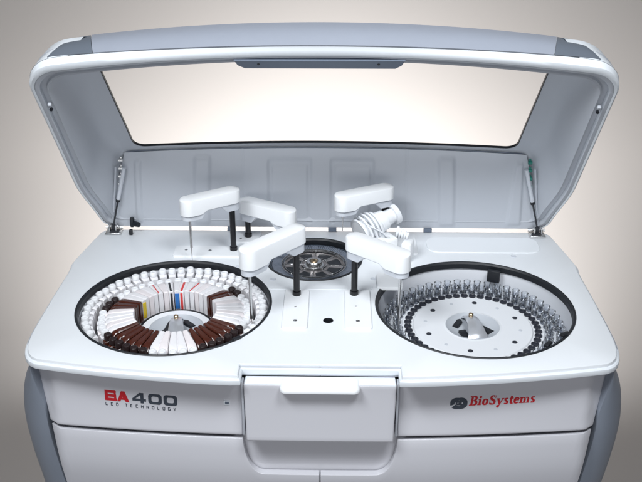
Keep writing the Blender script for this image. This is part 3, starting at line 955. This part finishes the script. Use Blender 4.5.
ORD = ['first', 'second', 'third', 'fourth', 'fifth', 'sixth', 'seventh', 'eighth', 'ninth', 'tenth', 'eleventh', 'twelfth', 'thirteenth', 'fourteenth', 'fifteenth',
       'sixteenth', 'seventeenth', 'eighteenth', 'nineteenth', 'twentieth']
protos = {}
def make_bottle(kind, label, ang, group):
    r0, zb = .0915+rnd.uniform(-.0012, .0012), -.0705+rnd.uniform(0, .0016)
    loc = (LC[0]+r0*cos(ang), LC[1]+r0*sin(ang), zb)
    t = thing({'brown': 'amber_bottle'}.get(kind, 'white_bottle'), label, 'reagent bottle', loc, ang, group)
    if kind not in protos:
        body = part('bottle_body', bottle_mesh(kind, .80 if kind == 'brown' else .93), M['brown'] if kind == 'brown' else (M['bottleb'] if kind == 'pink' else M['bottle']), t, local=True, ang=40)
        cap = part('cap', cap_mesh(.013, .0365, .0086) if kind == 'brown' else cap_mesh(), M['browncap'] if kind == 'brown' else M['cap'], t, local=True, ang=50)
        protos[kind] = [body, cap]
        lab = None
        if kind in ('yellow', 'blue', 'red', 'dark', 'stripe'):
            bm = bmesh.new()
            tilt = Matrix.Rotation(R(3.6), 4, 'Y')
            if kind in ('yellow', 'blue'):
                box(bm, (-.0003, 0, .0265), (.0022, .0098, .040), None, .0004)
            elif kind == 'stripe':
                box(bm, (.026, .003, .0522), (.050, .0020, .0022), Matrix.Rotation(R(-3), 4, 'Z') @ tilt, .0003)
            else:
                box(bm, (.026, 0, .0520), (.050, .0045, .0026), tilt, .0003); box(bm, (-.0003, 0, .0268), (.0022, .0048, .044), None, .0004)
            m = {'yellow': M['yellow'], 'blue': M['blue'], 'red': M['red'], 'stripe': M['red'], 'dark': M['dark']}[kind]
            lab = part('label', bm, m, t, local=True); protos[kind].append(lab)
        if kind == 'brown' and False:
            bm = bmesh.new(); box(bm, (.030, 0, .0503), (.050, .0010, .0008), None, .0002)
            protos[kind].append(part('seam', bm, M['bottleb'], t, local=True))
    else:
        for o in protos[kind]: copy_obj(o, t)
    return t

NBOT = 48
def kind_at(d):
    if 153 < d < 174 or 216 < d < 257 or 298 < d < 341 or 33 < d < 48: return 'brown'
    if abs(d-150) < 1: return 'yellow'
    if abs(d-97.5) < 1: return 'blue'
    if abs(d-90) < 1: return 'red'
    if abs(d-105) < 1: return 'dark'
    if abs(d-75) < 1 or abs(d-120) < 1: return 'stripe'
    return 'pink' if int(d/7.5) % 3 == 0 else 'white'
runs = {'A': 0, 'B': 0, 'C': 0, 'D': 0, 'E': 0, 'F': 0, 'G': 0, 'H': 0}
G_IN = 'wedge bottles in the inner ring of the left rotor'
for i in range(NBOT):
    d = i*7.5; k = kind_at(d)
    # counted anticlockwise as seen in the picture
    if 48 < d < 153:
        n = round((150-d)/7.5)
        sp = {'yellow': 'white wedge bottle with a yellow label facing the hub, beside the left amber bottles',
              'blue': 'white wedge bottle with a blue label in the back of the left rotor',
              'red': 'wedge bottle with a red label right of the blue one',
              'dark': 'wedge bottle with a black label left of the blue one'}.get(k)
        lab = sp or 'white wedge bottle, %s to the right of the yellow labelled bottle' % ORD[n-1]
        if k == 'stripe': lab = 'white wedge bottle with a thin red stripe on top, %s right of the yellow one' % ORD[n-1]
    elif k == 'brown':
        if d < 50: lab = 'amber bottle near the front left needle, %s of that pair' % ('front' if d < 40 else 'back')
        elif d < 180: lab = 'amber bottle, %s from the back of the three at the left of the rotor' % ORD[round((d-157.5)/7.5)]
        elif d < 260: lab = 'amber bottle, %s from the left in the front left amber row' % ORD[round((d-217.5)/7.5)]
        else: lab = 'amber bottle, %s from the left in the front right amber row' % ORD[round((d-300)/7.5)]
    else:
        if 175 < d < 216: lab = 'white wedge bottle, %s down between the two left amber groups' % ORD[round((d-180)/7.5)]
        elif 250 < d < 300: lab = 'white wedge bottle at the front of the left rotor, %s from the left' % ORD[round((d-262.5)/7.5)]
        else:
            dd = d if d > 300 else d+360
            lab = 'white wedge bottle, %s up from the front right amber row' % ORD[round((dd-345)/7.5)]
    make_bottle(k, lab, R(d+rnd.uniform(-.6, .6)), G_IN)

# outer ring: small capped bottles
outp = None
k = 0
for i in range(38):
    d = 213-i*6.55
    if d < -32: break
    t = thing('small_white_bottle', 'small white capped bottle on the outer ring, %s' % (
        ('%s clockwise from the front left end' % ORD[i]) if i < 19 else ('%s anticlockwise from the front right end' % ORD[37-i])), 'reagent bottle',
        (LC[0]+.1855*cos(R(d)), LC[1]+.1855*sin(R(d)), -.064+rnd.uniform(-.0018, .0018)), R(d+rnd.uniform(-2, 2)), 'small capped bottles in the outer ring of the left rotor')
    if outp is None:
        bm = bmesh.new(); ls = []
        for x, w, h in ((-.004, .0072, .040), (0, .0082, .043), (.020, .0096, .043), (.0225, .0090, .040)):
            b = .002; ls.append([(x, -w+b*.5, 0), (x, -w, b), (x, -w, h-b), (x, -w+b, h), (x, w-b, h), (x, w, h-b), (x, w, b), (x, w-b*.5, 0)])
        loft(bm, ls, True, True, True)
        bo = part('bottle_body', bm, M['bottle'], t, local=True, ang=40)
        cp = part('cap', cap_mesh(.0105, .044, .0082, .011), M['cap'], t, local=True, ang=50)
        outp = (bo, cp)
    else:
        for o in outp: copy_obj(o, t)

# ------------------------------------------------------------------ reaction rotor
rx = thing('reaction_rotor', 'dark glassy reaction rotor with steel spokes in the middle well', 'rotor', (MC[0], MC[1], -.050))
def zr(z): return z+.050
Z0 = -.016
bm = bmesh.new()
NCV = 120
for k in range(NCV):
    a0, a1 = 2*pi*(k+.12)/NCV, 2*pi*(k+.88)/NCV
    q = [(.081, a0), (.103, a0), (.103, a1), (.081, a1)]
    vt = [bm.verts.new((r*cos(a), r*sin(a), zr(Z0)+(.0035 if r > .1 else 0))) for r, a in q]
    vb = [bm.verts.new((r*cos(a), r*sin(a), zr(Z0-.022))) for r, a in q]
    bm.faces.new(vt)
    for i in range(4): bm.faces.new((vt[i], vb[i], vb[(i+1) % 4], vt[(i+1) % 4]))
part('cuvette_ring', bm, M['cuv'], rx, local=True)
bm = bmesh.new()
lathe(bm, (0, 0), [(.079, zr(Z0-.002)), (.1045, zr(Z0-.001)), (.1055, zr(Z0+.003)), (.1075, zr(Z0+.003)), (.1080, zr(Z0-.02)), (.079, zr(Z0-.021))], 128)
part('rim', bm, M['handle'], rx, local=True)
for r_ in (.0805, .1040, .0740, .0320):
    bm = bmesh.new(); lathe(bm, (0, 0), [(r_-.0008, zr(Z0)), (r_-.0004, zr(Z0+.0042)), (r_+.0004, zr(Z0+.0042)), (r_+.0008, zr(Z0))], 96)
    part('ring', bm, M['clear' if r_ > .1 else 'steel'], rx, local=True)
bm = bmesh.new()
lathe(bm, (0, 0), [(.02, zr(Z0-.004)), (.079, zr(Z0-.004)), (.079, zr(Z0-.012)), (.02, zr(Z0-.012))], 96)
part('disk', bm, M['rdisk'], rx, local=True)
for k in range(8):
    a0, a1 = 2*pi*(k+.14)/8, 2*pi*(k+.78)/8
    bm = bmesh.new(); pts = []
    for i in range(9): a = a0+(a1-a0)*i/8; pts.append((.069*cos(a), .069*sin(a)))
    for i in range(6): a = a1+(a0-a1)*i/5; pts.append((.037*cos(a), .037*sin(a)))
    slab(bm, pts, zr(Z0-.005), zr(Z0-.0032), .0004)
    part('sector_opening', bm, M['black'], rx, local=True)
    bm = bmesh.new(); a = 2*pi*(k+.96)/8
    tube(bm, (.020*cos(a), .020*sin(a), zr(Z0)), (.080*cos(a), .080*sin(a), zr(Z0)), .0009, n=8)
    part('spoke', bm, M['steel'], rx, local=True)
bm = bmesh.new()
lathe(bm, (0, 0), [(.024, zr(Z0-.004)), (.024, zr(Z0)), (.0200, zr(Z0+.001)), (.0190, zr(Z0+.010)), (.0175, zr(Z0+.0115)), (.0120, zr(Z0+.0105)), (.0110, zr(Z0+.006)), (.002, zr(Z0+.006))], 48)
hubm = part('hub', bm, M['steel'], rx, local=True)
bm = bmesh.new()
lathe(bm, (0, 0), [(.0085, zr(Z0+.006)), (.0085, zr(Z0+.010)), (.006, zr(Z0+.0115)), (.003, zr(Z0+.0085))], 6, False, True)
part('hub_nut', bm, M['brass'], hubm, local=True)

# ------------------------------------------------------------------ backdrop (seamless paper sweep)
bm = bmesh.new(); prof = [(-.35, -.9), (1.0, -.9)]
for i in range(1, 17):
    a = pi/2*i/16; prof.append((1.0+.7*sin(a), -.9+.7*(1-cos(a))))
prof += [(1.7, .6), (1.7, 2.6)]
loft(bm, [[(-3.2, y, z), (0, y, z), (3.2, y, z)] for y, z in prof], closed=False)
bd = part('backdrop', bm, mat('paper', (.43, .404, .385), .85, spec=.2, noise=.01, nscale=3), None, ang=40)
bd['kind'] = 'structure'

# ------------------------------------------------------------------ light
W = bpy.data.worlds.new('World'); S.world = W; W.use_nodes = True
W.node_tree.nodes['Background'].inputs[0].default_value = (.55, .60, .70, 1)
W.node_tree.nodes['Background'].inputs[1].default_value = .095
def area(loc, tgt, sx, sy, e, col=(1, 1, 1), spread=95):
    l = bpy.data.lights.new('softbox', 'AREA'); l.shape = 'RECTANGLE'; l.size = sx; l.size_y = sy; l.spread = R(spread); l.energy = e; l.color = col
    o = bpy.data.objects.new('softbox_lamp', l); COL.objects.link(o); o.location = loc
    d = Vector(tgt)-Vector(loc); o.rotation_euler = d.to_track_quat('-Z', 'Y').to_euler(); return o
area((-.75, -.85, 1.65), (-.02, .22, 0), .75, .5, 17.6, (.93, .965, 1), 135)
area((.55, -.75, 1.7), (.25, .45, .05), .6, .4, 7.5, (.93, .965, 1), 100)
area((0, -3.0, .25), (0, 0, -.12), 3.6, .9, 9.5, (.97, .98, 1))
def spot(loc, tgt, e, size, blend, col):
    l = bpy.data.lights.new('spot', 'SPOT'); l.energy = e; l.spot_size = R(size); l.spot_blend = blend; l.color = col; l.shadow_soft_size = .15
    o = bpy.data.objects.new('backdrop_spot_lamp', l); COL.objects.link(o); o.location = loc
    d = Vector(tgt)-Vector(loc); o.rotation_euler = d.to_track_quat('-Z', 'Y').to_euler(); return o
spot((0, .97, -.16), (0, 1.7, .0), 25, 120, 1.0, (1, .99, .98))
for sx in (-1, 1): spot((sx*.46, .88, -.58), (sx*.62, 1.65, -.48), 62, 155, 1.0, (1, .99, .98))

# ------------------------------------------------------------------ camera
cam = bpy.data.cameras.new('Camera'); co = bpy.data.objects.new('Camera', cam); COL.objects.link(co)
cam.sensor_width = 36; cam.lens = 900/642*36; cam.clip_end = 100; cam.clip_start = .05
co.location = (.028, -1.563, .978); co.rotation_euler = (R(90-25), 0, R(1.0))
S.camera = co
S.view_settings.view_transform = 'Standard'; S.view_settings.look = 'None'
S.view_settings.exposure = 0; S.view_settings.gamma = 1
